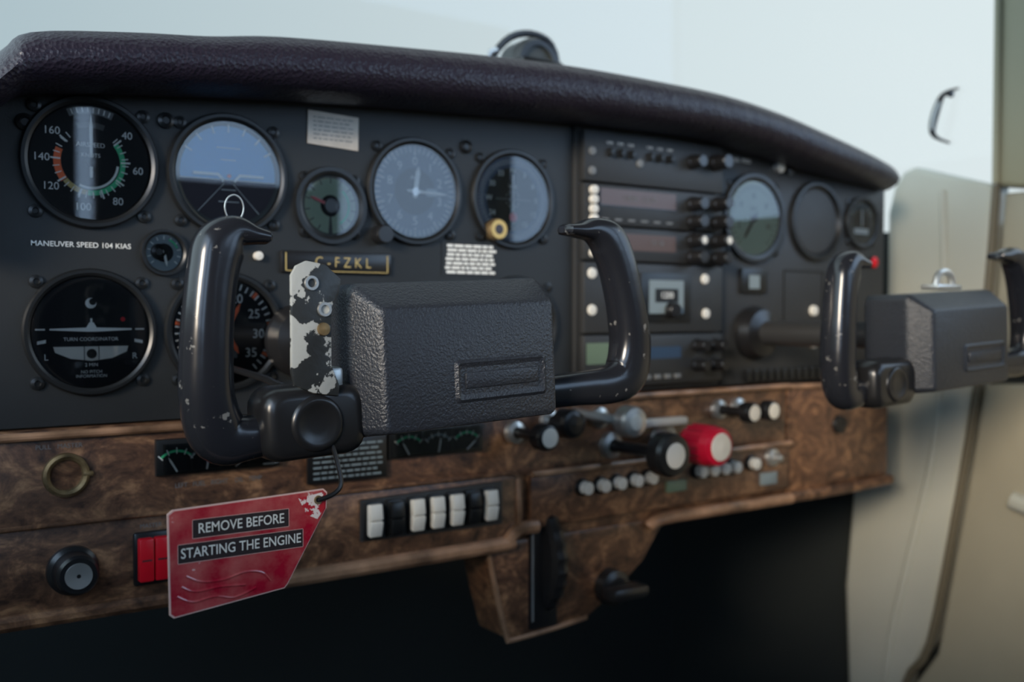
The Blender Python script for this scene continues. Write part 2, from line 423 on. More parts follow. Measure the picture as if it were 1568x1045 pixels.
b = MB('magnetic_compass')
cx, cy, cz = .552, .10, 1.225
b.box((cx, cy, 1.215), (.050, .05, .040), M['black'], .006)
b.lathe((cx, cy+.02, cz+.006), [(0,0),(.020,0),(.025,.006),(.025,.030),(.022,.036),(.017,.036),(.0165,.032,M['facegrey']),(0,.032,M['facegrey'])], M['black'])
b.tube([(cx-.052,cy,1.19),(cx-.045,cy,1.228),(cx-.022,cy,1.255),(cx+.008,cy,1.262),(cx+.030,cy,1.248),(cx+.038,cy,1.19)], .0035, M['black'])
b.tube([(cx-.060,cy-.004,1.19),(cx-.050,cy-.004,1.232),(cx-.040,cy-.004,1.240)], .0028, M['steel'])
b.done()

# ------------------------------------------------------------------ instrument panel
top = [(x, zb+.004) for x, fy, zb, zt in st]
b = MB('instrument_panel')
pts = [(.045,.931),(.958,.931),(.958,1.134)] + [(x, z) for x, z in top[::-1] if x < .955]
b.prism(pts, .012, 0, M['panel'])
b.prism([(.5245,.932),(.6975,.932),(.6975,1.1600),(.533,1.1600),(.5245,1.1585)], 0.0, -.004, M['panel2'], .001)
b.prism([(.702,.932),(.953,.932),(.953,1.132),(.915,1.138),(.86,1.144),(.78,1.152),(.702,1.159)], 0.0, -.003, M['panel2'], .001)
for a in (('h',.79,.85,1.043),('h',.79,.85,.987),('v',.79,.987,1.043),('v',.85,.987,1.043)):
    if a[0] == 'h': b.box(((a[1]+a[2])/2,-.0035,a[3]), (a[2]-a[1],.001,.0015), M['bezel'])
    else: b.box((a[1],-.0035,(a[2]+a[3])/2), (.0015,.001,a[3]-a[2]), M['bezel'])
for i in range(12): b.box((.735+i*.0105,-.006,.940), (.006,.006,.012), M['bezel'], .001)
for x, z in ((.188,1.125),(.418,1.130),(.105,1.115),(.183,1.04)):
    b.lathe((x,0,z), [(.0055,0),(.0052,.002),(.003,.003),(.0022,.0018),(0,.0018)], M['bezel'], seg=16)
b.lathe((.249,0,1.0395), [(.003,0),(.003,.004),(0,.0045)], M['cream'], seg=12)
for x, z in ((.835,1.003),(.835,.97)):
    b.lathe((x,-.003,z), [(.0055,0),(.005,.003),(0,.0035)], M['cream'], seg=16)
b.text('MANEUVER SPEED 104 KIAS', .1365, 1.0425, -.0006, .0046, M['white'], sx=1.04, bold=.00002)
b.text('FUEL  PRESS', .727, 1.146, -.0036, .005, M['white'])
b.lathe((.7795,-.003,1.144), [(.006,0),(.0055,.005),(.004,.006,M['cream']),(0,.006,M['cream'])], M['steel'], seg=20)
b.lathe((.795,-.003,1.142), [(.005,0),(.005,.004),(0,.005)], M['bezel'], seg=20)
b.lathe((.9325,-.003,1.055), [(.006,0),(.006,.004),(.003,.006,M['redhot']),(0,.0065,M['redhot'])], M['bezel'], seg=20)
b.box((.743,-.005,1.0315), (.036,.004,.024), M['bezel'], .001)
b.rect(.735,.750,1.024,1.037,-.0072,M['lcdpale'])
b.done()

# gauges -------------------------------------------------------------
Y1 = -.0014; Y2 = -.0020
def gauge(name, x, z, r, face, bez=1.16, h=.0045, glass=True, screws=True, base=0.0):
    b = MB(name)
    b.lathe((0, 0, 0), [(r*bez,0),(r*bez,h*.6),(r*(bez-.03),h),(r*(1+(bez-1)*.45),h),(r*1.02,h*.75),(r,h*.35),(r,.0006)], M['bezel'], seg=64)
    b.disc((0, 0), r, -.0008, face, 64)
    if screws:
        for a in (45, 135, 225, 315):
            sx, sz = r*1.27*math.sin(math.radians(a)), r*1.27*math.cos(math.radians(a))
            b.lathe((sx, 0, sz), [(.0042,0),(.004,.0016),(.002,.0022),(.0015,.0012),(0,.0012)], M['bezel'], seg=14)
    if glass: b.disc((0, 0), r*1.0, -h*.7, M['glass'], 64)
    b.loc = (x, base, z)
    return b
W = M['white']
def nums(b, items, rad, size, mat=W):
    for s, a in items: b.text(s, rad*math.sin(math.radians(a)), rad*math.cos(math.radians(a)), Y1, size, mat)

R = .0355
b = gauge('airspeed_indicator', .142, 1.094, R, M['face'])
b.arc((0,0), R*.49, R*.58, 50, 186, Y1, M['green']); b.arc((0,0), R*.43, R*.47, 95, 205, Y1, W)
b.arc((0,0), R*.49, R*.58, 186, 232, Y1, M['yellow']); b.arc((0,0), R*.49, R*.61, 233, 292, Y1, M['orange'])
b.ticks((0,0), R*.52, R*.63, 45, 320, 24, .0006, Y2+.0002, W); b.ticks((0,0), R*.50, R*.66, 50, 310, 8, .0010, Y2+.0001, W)
nums(b, [('40',50),('60',97),('80',146),('100',190),('120',235),('140',272),('160',308)], R*.80, .0066)
b.text('AIRSPEED', 0, R*.30, Y1, .0040, W); b.text('KNOTS', 0, R*.12, Y1, .0034, W)
b.arc((0,0), R*.84, R*.97, -24, 24, Y1, M['grey']); b.ticks((0,0), R*.86, R*.95, -20, 20, 8, .0008, Y2, W)
b.arc((0,0), R*.60, R*.70, -20, 20, Y1, M['facegrey'])
b.needle((0,0), 0, R*.84, .0016, Y2-.0002, W, .32); b.lathe((0,0,0), [(.003,.001),(.003,.0028),(0,.0028)], M['black'], seg=16)
b.done(loc=b.loc)

b = gauge('attitude_indicator', .229, 1.093, .0355, M['earth'])
r = .034
b.poly([(r*math.cos(t*math.pi/30), r*math.sin(t*math.pi/30)) for t in range(-1, 32)], -.0011, M['skyblue'])
b.arc((0,0), R*.92, R*1.0, -180, 180, Y1-.0002, M['facegrey'], 60)
b.ticks((0,0), R*.80, R*.94, -60, 60, 7, .0012, Y2, W)
for k, w in ((.010,.010),(.018,.016),(-.010,.010),(-.018,.014)): b.rect(-w/2,w/2,k-.0003,k+.0003,Y1,W)
b.rect(-r,r,-.0035,-.0030,Y1,W)
for a in (-1,1):
    b.prism([(a*.024,-.001),(a*.008,-.001),(a*.004,-.005),(a*.003,-.0035),(a*.007,.0008),(a*.024,.0008)], Y2, Y2-.0006, W)
    b.add([(a*.003,Y1,-.006),(a*.0035,Y1,-.006),(a*.022,Y1,-.026),(a*.0213,Y1,-.026)], [[0,1,2,3]], W)
b.disc((0,-.001), .0013, Y2-.0007, M['orange'])
b.lathe((0,0,-.041), [(.006,0),(.006,.008),(.005,.010),(0,.010)], M['black'], seg=20)
b.done(loc=b.loc)

b = gauge('cylinder_head_temperature_gauge', .303, 1.077, .0215, M['facegrey'], bez=1.30)
r = .0215
b.arc((0,0), r*.35, r*.92, -175, 175, Y1+.0002, M['palegreen']); b.disc((0,0), r*.36, Y1, M['face'])
b.ticks((0,0), r*.74, r*.92, -150, 150, 13, .0007, Y2+.0003, M['label'])
b.arc((0,0), r*.62, r*.70, 40, 150, Y1-.0002, M['green']); b.needle((0,0), -70, r*.8, .0018, Y2, M['redhot'])
b.lathe((0,0,0), [(.005,.001),(.005,.003),(0,.003)], M['black'], seg=20)
b.done(loc=b.loc)

b = gauge('altimeter', .372, 1.092, .0350, M['face'])
R = .035
b.arc((0,0), R*.50, R*.97, -180, 180, Y1+.0003, M['bluegrey'], 60)
b.ticks((0,0), R*.84, R*.95, 0, 352.8, 50, .0006, Y1, W); b.ticks((0,0), R*.78, R*.95, 0, 324, 10, .0013, Y1, W)
nums(b, [(str(k), k*36) for k in range(10)], R*.64, .0092)
b.text('ALT', 0, R*.30, Y1, .0045, W); b.rect(.010,.019,-.003,.003,Y1,M['lcdpale'])
b.needle((0,0), 8, R*.55, .0034, Y2, W); b.needle((0,0), 92, R*.82, .0018, Y2-.0003, W)
b.lathe((0,0,0), [(.003,.001),(.003,.0028),(0,.0028)], M['steel'], seg=16)
b.lathe((-.030,0,-.034), [(.007,0),(.007,.010),(.006,.012),(0,.012)], M['black'], seg=24)
b.done(loc=b.loc)

b = gauge('course_deviation_indicator', .462, 1.092, .0345, M['face'])
b.arc((0,0), R*.72, R*.97, -180, 180, Y1+.0003, M['bluegrey'], 60)
b.ticks((0,0), R*.80, R*.92, 0, 355, 72, .0005, Y1, W)
nums(b, [(s, i*30) for i, s in enumerate(['N','3','6','E','12','15','S','21','24','W','30','33'])], R*.66, .0062)
b.rect(-.0008,.0008,-.020,.020,Y2,W); b.rect(-.017,.017,-.0006,.0002,Y2,M['grey'])
b.ticks((0,0), R*.18, R*.20, 0, 330, 12, .001, Y1, W)
b.disc((0,-.0145), .0038, Y2-.0002, M['redhot']); b.text('VOR', 0, .010, Y1, .004, W)
b.lathe((-.019,0,-.0255), [(.0085,0),(.0085,.008),(.0075,.010),(.004,.010,M['yellow']),(0,.010,M['label'])], M['brass'], seg=24)
b.done(loc=b.loc)

b = gauge('suction_gauge', .186, 1.0395, .0118, M['lcdpale'], bez=1.28, screws=False)
b.ticks((0,0), .0085, .0108, -130, 130, 11, .0006, Y1, W); b.arc((0,0), .0082, .0095, 20, 70, Y2, M['green'])
b.needle((0,0), 170, .009, .0012, Y2, W); b.disc((0,0), .006, Y1+.0002, M['face'])
b.done(loc=b.loc)

R = .0345
b = gauge('turn_coordinator', .141, .9885, R, M['face'], bez=1.15)
b.prism([(-.024,.0022),(-.003,.0028),(-.0012,.006),(.0012,.006),(.003,.0028),(.024,.0022),(.024,.0012),(.003,.0002),(-.003,.0002),(-.024,.0012)], Y2, Y2-.0006, W)
b.rect(-.0006,.0006,.006,.0085,Y2,W)
b.rect(-.032,-.0265,.0012,.0022,Y1,W); b.rect(.0265,.032,.0012,.0022,Y1,W)
for a in (-1, 1):
    b.add([(a*.031,Y1,-.0075),(a*.026,Y1,-.0065),(a*.026,Y1,-.0045),(a*.031,Y1,-.0055)], [[0,1,2,3]], W)
b.text('L', -.026, -.0155, Y1, .0054, W); b.text('R', .026, -.0155, Y1, .0054, W)
b.text('TURN COORDINATOR', 0, -.0045, Y1, .0031, W)
b.prism([(-.022,-.009),(-.021,-.0125),(-.012,-.0165),(0,-.018),(.012,-.0165),(.021,-.0125),(.022,-.009)], Y1, Y1-.0006, M['cream'])
b.disc((0,-.0135), .0030, Y2-.0004, M['black']); b.rect(-.0045,-.0040,-.0175,-.009,Y2-.0002,M['black']); b.rect(.0040,.0045,-.0175,-.009,Y2-.0002,M['black'])
b.text('2 MIN', 0, -.0205, Y1, .0030, W); b.text('NO PITCH\nINFORMATION', 0, -.0262, Y1, .0027, W)
b.disc((0,.018), .0033, Y1, W); b.disc((.001,.019), .0021, Y2, M['face']); b.disc((.019,.008), .0014, Y1, M['redhot'])
b.done(loc=b.loc)

b = gauge('tachometer', .226, .988, .035, M['face'])
R = .035
b.ticks((0,0), R*.84, R*.96, -140, 140, 36, .0010, Y1, W); b.ticks((0,0), R*.84, R*.97, -120, 120, 7, .0024, Y2, M['orange'])
nums(b, [('5',-100),('10',-60),('15',-20),('20',20),('25',60),('30',95),('35',130)], R*.66, .0088)
b.arc((0,0), R*.70, R*.76, 178, 215, Y1, M['orange']); b.needle((0,0), 28, R*.62, .0026, Y2, M['orange']); b.needle((0,0), 150, R*.50, .0026, Y2-.0002, M['orange'])
b.rect(-.008,.008,-.018,-.013,Y1,M['grey'])
b.done(loc=b.loc)

b = gauge('vertical_speed_indicator', .466, .990, .035, M['face'])
b.ticks((0,0), R*.82, R*.95, 20, 340, 33, .0007, Y1, W); b.needle((0,0), -90, R*.8, .002, Y2, W)
nums(b, [('0',-90),('5',-45),('10',0),('5',225)], R*.66, .0075)
b.done(loc=b.loc)

b = gauge('fuel_pressure_gauge', .744, 1.092, .0355, M['palegreen'], bez=1.24, base=-.003)
b.ticks((0,0), R*.80, R*.95, -140, 140, 29, .0008, Y1, M['label']); nums(b, [('2',-110),('4',-55),('6',0),('8',55),('10',110)], R*.62, .0085, M['label'])
b.text('RPM', 0, .009, Y1, .005, M['label']); b.needle((0,0), 215, R*.72, .0024, Y2, M['label']); b.lathe((0,0,0), [(.0035,.001),(.0035,.0028),(0,.0028)], M['black'], seg=16)
b.done(loc=b.loc)
b = MB('blank_instrument_cover')
b.lathe((0,0,0), [(.041,0),(.041,.003),(.039,.0045),(.0365,.0045),(.034,.002),(.033,.001),(.031,.0015,M['panel2']),(0,.0025,M['panel2'])], M['bezel'], seg=64)
b.done(loc=(.8375,-.003,1.094))
b = gauge('ammeter', .912, 1.0964, .0225, M['facegrey'], bez=1.24, base=-.003)
b.ticks((0,0), .017, .021, -60, 60, 9, .0008, Y1, W); b.needle((0,0), 0, .016, .0014, Y2, W); b.rect(-.012,.012,-.012,-.006,Y1,W)
b.disc((0,0), .0135, Y1+.0003, M['face'])
b.done(loc=b.loc)

# placards ------------------------------------------------------------
b = MB('operating_placard')
b.prism([(.286,1.120),(.325,1.118),(.3255,1.142),(.2865,1.1435)], -.0002, -.0012, M['paper'])
for i in range(6):
    x = .290
    while x < .319:
        w = random.uniform(.002,.006); b.rect(x, min(x+w,.321), 1.1237+i*.0030, 1.1244+i*.0030, -.0014, M['grey']); x += w+.0012
b.done()
b = MB('registration_plate')
b.box((.308,-.0015,1.0363), (.0855,.003,.0155), M['black'], .001)
for x in (.2685,.3475): b.rect(x-.0004,x+.0004,1.030,1.0425,-.0032,M['yellow'])
b.rect(.269,.347,1.0298,1.0303,-.0032,M['yellow'])
b.text('C - F Z K L', .312, 1.0363, -.0032, .0105, M['yellow'], sx=.9, bold=-.0001)
b.done()
b = MB('checklist_placard')
b.rect(.396,.447,1.0295,1.0560,-.0006,M['panel'])
for i in range(7):
    x = .398 + random.uniform(0,.003)
    while x < .442:
        w = random.uniform(.003,.009); b.rect(x, min(x+w,.446), 1.0312+i*.0034, 1.0333+i*.0034, -.0010, W); x += w+.0010
b.done()

# radio stack -------------------------------------------------------------
b = MB('radio_stack')
def unit(z0, z1): b.box((.611,-.008,(z0+z1)/2), (.166,.007,z1-z0-.0016), M['panel2'], .0012)
for z0, z1 in ((1.1106,1.155),(1.0747,1.1106),(1.0443,1.0747),(.9823,1.0443),(.9365,.9823)): unit(z0, z1)
F = -.0116
def knob(b, x, z, r, L, mat=M['black'], cap=None, y0=F, fl=None):
    b.lathe((x, y0, z), [(r*1.15,0),(r*1.15,L*.2),(r,L*.25),(r*.93,L*.92),(r*.82,L)] , mat, seg=28, flute=fl)
    b.lathe((x, y0, z), [(r*.82,L),(r*.55,L, mat),(r*.5,L,cap or mat),(0,L,cap or mat)], mat, seg=28)
def scr(x, z, r=.0042, mat=M['cream']): b.lathe((x, F, z), [(r,0),(r*.9,.0015),(0,.002)], mat, seg=14)
b.rect(.545,.633,1.0925,1.1065,F-.0004,M['lcdbrown']); b.rect(.5445,.6335,1.0915,1.0925,F-.0005,M['black'])
b.text('118.00   113.20', .589, 1.0995, F-.0008, .006, M['grey'])
for z in (1.104,1.096,1.088,1.080): b.lathe((.5365,F,z), [(.0038,0),(.0036,.004),(0,.0045)], M['cream'], seg=14)
for x, z in ((.6535,1.099),(.686,1.101),(.6535,1.083),(.686,1.084)): knob(b, x, z, .0062, .016, cap=M['black'])
for x in (.550,.565,.580,.595,.610,.625): b.rect(x-.004,x+.004,1.0795,1.0812,F-.0005,M['grey'])
b.rect(.560,.633,1.0545,1.0690,F-.0004,M['lcdbrown'])
b.text('121.50', .61, 1.062, F-.0008, .006, M['grey'])
for z in (1.069,1.060,1.051): b.lathe((.5365,F,z), [(.0038,0),(.0036,.004),(0,.0045)], M['cream'], seg=14)
for x, z in ((.6535,1.066),(.686,1.067),(.6535,1.051),(.686,1.051)): knob(b, x, z, .0062, .016, cap=M['cream'] if z > 1.06 else None)
for x, z in ((.536,1.1365),(.5895,1.1303),(.536,1.120)): scr(x, z, .0038, M['grey'])
for x in (.555,.567,.579,.601,.613,.625): b.box((x,F-.002,1.137), (.004,.006,.007), M['bezel'], .001); b.text('COM', x, 1.145, F-.0004, .003, W)
knob(b, .6535, 1.137, .006, .014); knob(b, .684, 1.139, .007, .016)
b.prism([(.590,.992),(.650,.992),(.650,1.036),(.590,1.036)], F+.001, F-.002, M['bezel'], .001)
b.rect(.599,.641,1.000,1.0295,F-.0024,M['lcdpale']); b.rect(.606,.634,1.010,1.022,F-.0028,M['bezel']); b.text('1200', .620, 1.016, F-.0031, .008, W)
knob(b, .625, 1.003, .007, .010)
for x, z in ((.536,1.003),(.670,1.0316),(.6715,1.0),(.536,1.034)): scr(x, z, .0048)
b.rect(.530,.565,.957,.975,F-.0004,M['lcdgreen']); b.rect(.600,.640,.960,.9705,F-.0004,M['lcdblue']); b.rect(.570,.592,.955,.974,F-.0004,M['bezel'])
for x, z in ((.660,.971),(.660,.953),(.684,.971),(.684,.953)): knob(b, x, z, .0055, .014)
for i in range(6): b.box((.575+i*.012,F-.001,.944), (.007,.003,.004), M['grey'], .0005)
b.done()

# ------------------------------------------------------------------ wood lower panel
b = MB('lower_wood_panel')
b.prism([(.02,.812),(.7865,.812),(.7865,.930),(.02,.9295)], .012, -.010, M['wood'], .002)
b.prism([(.02,.816),(.457,.816),(.457,.870),(.448,.8735),(.02,.8725)], -.009, -.016, M['wood'], .003)
b.prism([(.469,.826),(.783,.828),(.783,.872),(.469,.870)], -.009, -.017, M['wood'], .003)
b.tube([(.02,-.012,.9262),(.4,-.013,.9275),(.787,-.013,.9285)], .0026, M['woodedge'], sub=2)
b.tube([(.02,-.018,.8735),(.2,-.018,.8735),(.455,-.018,.8740)], .0016, M['wood'], sub=2)
b.tube([(.469,-.019,.871),(.62,-.019,.872),(.783,-.019,.873)], .0025, M['woodedge'], sub=2)
b.tube([(.02,-.014,.8180),(.15,-.015,.8175),(.215,-.016,.8175)], .0055, M['wood'], sub=3)  # plain wood: no highlight painted on this stretch of rail
b.tube([(.205,-.016,.8175),(.25,-.016,.8175),(.435,-.016,.8175),(.447,-.016,.821),(.457,-.016,.828),(.475,-.016,.828)], .0058, M['woodedge'], sub=3)
b.tube([(.600,-.014,.812),(.615,-.016,.8175),(.70,-.016,.8175),(.787,-.016,.8175)], .0055, M['woodedge'], sub=3)
b.tube([(.4575,-.014,.826),(.4575,-.016,.845),(.4575,-.014,.868)], .003, M['woodedge'])
b.done()
b = MB('glove_box_door')
b.prism([(.789,.812),(.950,.812),(.956,.83),(.956,.915),(.950,.924),(.789,.930)], .012, -.010, M['wood'], .004)
b.tube([(.789,-.013,.818),(.87,-.013,.818),(.953,-.013,.820)], .006, M['wood'])
b.tube([(.789,-.011,.9275),(.87,-.011,.926),(.953,-.011,.920)], .0026, M['woodedge'])
b.lathe((.869,-.010,.885), [(.010,0),(.009,.003),(.005,.004,M['black']),(0,.003,M['black'])], M['bezel'])
b.done()

b = MB('console_pedestal')
b.prism([(.430,.818),(.440,.775),(.450,.740),(.455,.737),(.531,.742),(.560,.757),(.596,.782),(.612,.803),(.626,.818)], .03, -.012, M['wood'], .003)
b.tube([(.430,-.011,.818),(.440,-.011,.775),(.449,-.011,.742),(.456,-.011,.738),(.500,-.011,.740),(.531,-.011,.743)], .0022, M['woodedge'], sub=2)
b.done()
b = MB('elevator_trim_wheel')
b.box((.484,-.0125,.797), (.028,.003,.108), M['black'], .001)
b.lathe((.490,.020,.797), [(0,-.007),(.048,-.007),(.053,-.005),(.055,0),(.053,.005),(.048,.007),(0,.007)], M['black'], axis=(1,0,0), seg=60, flute=-.035)
b.rect(.4715,.4735,.75,.845,-.0145,M['grey'])
b.done()
b = MB('fuel_selector_knob')
b.lathe((.555,-.012,.766), [(.016,0),(.015,.010),(.010,.012),(0,.012)], M['black'], seg=24)
b.box((.555,-.034,.766), (.040,.020,.012), M['black'], .005)
b.done()

def cluster(name, x0, x1, z0, z1, n):
    b = MB(name)
    b.prism([(x0,z0),(x1,z0),(x1,z1),(x0,z1)], -.009, -.014, M['bezel'], .0015)
    w = (x1-x0-.006)/n
    for i in range(n):
        a = x0+.003+i*w
        b.rect(a+.001, a+w-.001, z0+.003, z1-.003, -.0143, M['face'])
        cxx = a+w/2; cz = z0+.0015
        b.arc((cxx,cz), .0135, .0150, -45, 45, -.0147, M['green'] if i % 2 == 0 else M['lcdpale'])
        b.ticks((cxx,cz), .0125, .0165, -45, 45, 5, .0006, -.0149, W)
        b.needle((cxx,cz+.001), -30+40*i, .011, .0010, -.0150, W, 0)
    b.rect(x0+.002,x1-.002,z0+.002,z1-.002,-.0165,M['glass'])
    b.done()
cluster('fuel_quantity_gauges', .1765, .259, .896, .9195, 4)
cluster('oil_pressure_gauges', .343, .425, .893, .916, 3)
b = MB('engine_placard')
b.box((.310,-.0125,.897), (.062,.003,.033), M['black'], .001)
for i in range(7):
    x = .283
    while x < .333:
        w = random.uniform(.003,.008); b.rect(x, min(x+w,.337), .8835+i*.0038, .8850+i*.0038, -.0143, M['lcdpale']); x += w+.0012
b.done()
b = MB('gauge_caption_lettering')
b.text('LEFT   FUEL   RIGHT    OIL   TEMP', .218, .8885, -.0106, .0044, M['grey'], sx=.9)
b.text('PULL   MASTER', .120, .9195, -.0106, .0040, M['grey'])
b.text('MASTER', .172, .8660, -.0166, .0038, M['grey'])
b.done()
b = MB('ignition_bezel_ring')
b.lathe((.1236,-.010,.9018), [(.0135,0),(.0132,.003),(.0115,.004),(.0095,.003),(.009,.001),(.0085,.001,M['wood']),(0,.001,M['wood'])], M['brass'], seg=40)
b.box((.136,-.012,.9018), (.006,.004,.003), M['brass'], .001)
b.done()
b = MB('panel_light_dimmer_knob')
b.lathe((.1255,-.016,.8445), [(.0150,0),(.0148,.003),(.0125,.005),(.0120,.016),(.0105,.018),(.0078,.018),(.0076,.019,M['steel']),(.0012,.0185,M['steel']),(0,.0185,M['black'])], M['black'], seg=44)
b.done()
b = MB('master_switch')
b.box((.172,-.018,.846), (.023,.004,.034), M['black'], .002)
for x in (.1672,.1768):
    b.box((x,-.0215,.846), (.0088,.008,.027), M['redhot'], .001)
    b.rect(x-.003,x+.003,.8455,.8465,-.0256,M['label'])
b.done()
b = MB('rocker_switch_bank')
b.prism([(.3175,.8365),(.4400,.8345),(.4400,.8685),(.3175,.8665)], -.015, -.019, M['panel2'], .0015)
for i, x in enumerate((.326,.3435,.361,.378,.395,.4105,.426)):
    b.box((x,-.0195,.8515), (.0135,.004,.027), M['bezel'], .001)
    mt = M['bezel'] if i in (1,5) else M['cream']
    b.box((x,-.0225,.8575), (.0100,.009,.0115), mt, .001, rot=('X',-8))
    b.box((x,-.0222,.8465), (.0100,.009,.0115), mt, .001, rot=('X',14))
b.done()

# engine controls -------------------------------------------------------
def control(name, x, z, y0, y1, r, L, body, face, rod=.004, fr=.6, fl=None, zb=None):
    b = MB(name)
    b.lathe((x,y0,z), [(rod*2.4,0),(rod*2.2,.004),(rod*1.2,.006)], M['steel'], seg=24)
    b.lathe((x,y0,z), [(rod,.004),(rod,-(y1-y0)-L)], M['black'], seg=20)
    k = -(y1-y0)-L
    b.lathe((x,y0,z), [(rod,k),(r*.75,k+.001),(r,k+L*.2),(r,k+L*.75)], body, seg=32, flute=fl)
    b.lathe((x,y0,z), [(r,k+L*.75),(r*.9,k+L*.95),(r*(fr+.06),k+L),(r*fr,k+L*1.02,face),(0,k+L*1.06,face)], body, seg=32)
    b.done()
control('primer_knob', .457, .905, -.010, -.058, .0105, .016, M['black'], M['cream'], fr=.66)
control('alternate_air_knob', .492, .912, -.010, -.045, .012, .020, M['black'], M['black'], fr=.6)
control('cabin_heat_knob', .545, .9115, -.010, -.058, .013, .018, M['steel'], M['cream'], fr=.45)
control('throttle_knob', .558, .887, -.010, -.090, .0178, .020, M['black'], M['cream'], rod=.005, fr=.52)
control('mixture_knob', .620, .888, -.010, -.080, .0175, .040, M['red'], M['cream'], rod=.006, fr=.62, fl=-.08)
control('parking_brake_knob', .690, .9105, -.010, -.055, .0095, .014, M['black'], M['cream'], fr=.7)
control('cabin_air_knob', .716, .911, -.010, -.055, .0095, .014, M['black'], M['cream'], fr=.7)
b = MB('circuit_breakers')
for x, z in ((.521,.8555),(.540,.8555),(.558,.8560),(.577,.8565),(.594,.857),(.655,.857),(.670,.857),(.685,.857),(.700,.857),(.726,.858)):
    b.lathe((x,-.017,z), [(.0075,0),(.0072,.003),(.0055,.004),(.0052,.010,M['cream']),(0,.011,M['cream'])], M['bezel'], seg=20)
b.lathe((.757,-.017,.861), [(.009,0),(.008,.004),(.005,.005),(.003,.012),(0,.013)], M['steel'], seg=24)
b.box((.751,-.0185,.841), (.022,.004,.012), M['lcdpale'], .001)
b.box((.628,-.0185,.846), (.024,.004,.010), M['lcdgreen'], .001)
b.done()
b = MB('flap_lever')
b.box((.60,-.022,.905), (.070,.010,.007), M['cream'], .002)
b.tube([(.515,-.012,.918),(.530,-.040,.914),(.565,-.045,.909)], .004, M['steel'])
b.done()

# ------------------------------------------------------------------ control yokes (local coords, metres)
def build_yoke():
    b = MB('control_yoke')
    H = M['hub']; G = M['horn']
    b.loft([(.034,-.064,.050,-.050,.022,.006),(.028,-.0705,.055,-.0545,.0265,.006),(-.010,-.0725,.0565,-.0565,.0275,.006),(-.0125,-.0722,.0563,-.0563,.0270,.006),(-.0145,-.0712,.0558,-.0558,.0260,.006),
            (-.0275,-.0635,.0528,-.0543,.0155,.004),(-.0298,-.0618,.0518,-.0535,.0137,.004),(-.0305,-.0600,.0503,-.0520,.0120,.003)], H)
    def rr(x0, x1, z0, z1, r, n=4):
        o = []
        for cx, cz, a0 in ((x1-r,z1-r,0),(x0+r,z1-r,90),(x0+r,z0+r,180),(x1-r,z0+r,270)):
            for k in range(n+1):
                a = math.radians(a0+90*k/n); o.append((cx+r*math.cos(a), cz+r*math.sin(a)))
        return o
    A = rr(-.0190,.0455,-.0420,-.0165,.003); B = rr(-.0165,.0430,-.0395,-.0190,.002); C = rr(-.0140,.0405,-.0365,-.0220,.0015)
    n = len(A); y = -.0306
    vs = [(p[0], y+.0006, p[1]) for p in A]+[(p[0], y-.0013, p[1]) for p in B]+[(p[0], y+.0002, p[1]) for p in C]
    fs = []
    for k in range(n):
        l = (k+1) % n; fs += [[k,l,n+l,n+k],[n+k,n+l,2*n+l,2*n+k]]
    fs.append([2*n+k for k in range(n)])
    b.add(vs, fs, H)
    b.box((.0135,y-.0002,-.029), (.050,.002,.009), H, .0009)
    b.lathe((-.006,.030,-.012), [(.030,0),(.028,-.012),(.018,-.020),(.0125,-.022)], M['black'], seg=32)
    b.lathe((-.006,.030,-.012), [(.0125,-.010),(.0125,-.183)], M['shaft'], seg=28)
    b.lathe((-.006,.212,-.012), [(.0125,.020),(.024,.016),(.028,.006),(.028,0)], M['black'], seg=32)
    R_ = [(.045,-.0445,.0105,.010),(.090,-.0445,.0110,.010),(.118,-.0445,.0125,.011),(.1335,-.038,.0150,.012),(.1385,-.020,.0138,.0125),(.1370,.000,.0125,.0125),(.1330,.020,.0120,.0120),(.1280,.038,.0125,.0115),(.1210,.0510,.0125,.0110),(.1100,.0570,.0085,.0100),(.0980,.0570,.0050,.0095),(.0870,.0575,.0035,.0085)]
    b.grip(R_, 0, G)
    L_ = [(-.045,-.0460,.0100,.010),(-.100,-.0480,.0105,.010),(-.126,-.0505,.0115,.011),(-.1410,-.0475,.0148,.012),(-.1465,-.029,.0136,.0130),(-.1458,-.005,.0130,.0130),(-.1435,.017,.0126,.0125),(-.1402,.036,.0126,.0120),(-.1360,.0490,.0130,.0115),(-.1285,.0555,.0090,.0105),(-.1190,.0540,.0052,.0100),(-.1120,.0528,.0038,.0090)]
    b.grip(L_, 0, G)
    b.loft([(.016,-.120,-.070,-.060,-.028,.010),(.006,-.124,-.066,-.064,-.025,.011),(-.010,-.124,-.066,-.064,-.025,.011),(-.0155,-.1225,-.0675,-.0625,-.0265,.010),(-.0178,-.120,-.070,-.060,-.029,.009),(-.0185,-.117,-.073,-.057,-.032,.008)], M['black'])
    b.slathe((-.0955,-.0180,-.0450), [(.0155,-.001),(.0145,.0008),(.0134,.0019),(.0120,.0022),(.0100,.0017),(.0078,.0010),(.0045,.0006),(.0001,.00055)], M['black'], seg=40)
    return b
yb = build_yoke()
YS = .92; RY = -math.radians(2.6)
y1 = yb.done(loc=(.2825,-.200,.9926), angle=38)
y1.scale = (YS,)*3; y1.rotation_euler = (0, RY, 0)
y2 = bpy.data.objects.new('control_yoke.001', y1.data); sc.collection.objects.link(y2)
y2.location = (.7475,-.200,.9926); y2.scale = (YS,)*3; y2.rotation_euler = (0, RY, 0)
b = MB('chart_clip')
b.box((.753,-.195,1.0215), (.034,.016,.004), M['steel'], .001)
b.tube([(.742,-.197,1.022),(.745,-.197,1.031),(.754,-.197,1.034),(.763,-.197,1.031),(.766,-.197,1.022)], .0030, M['steel'])
b.done()

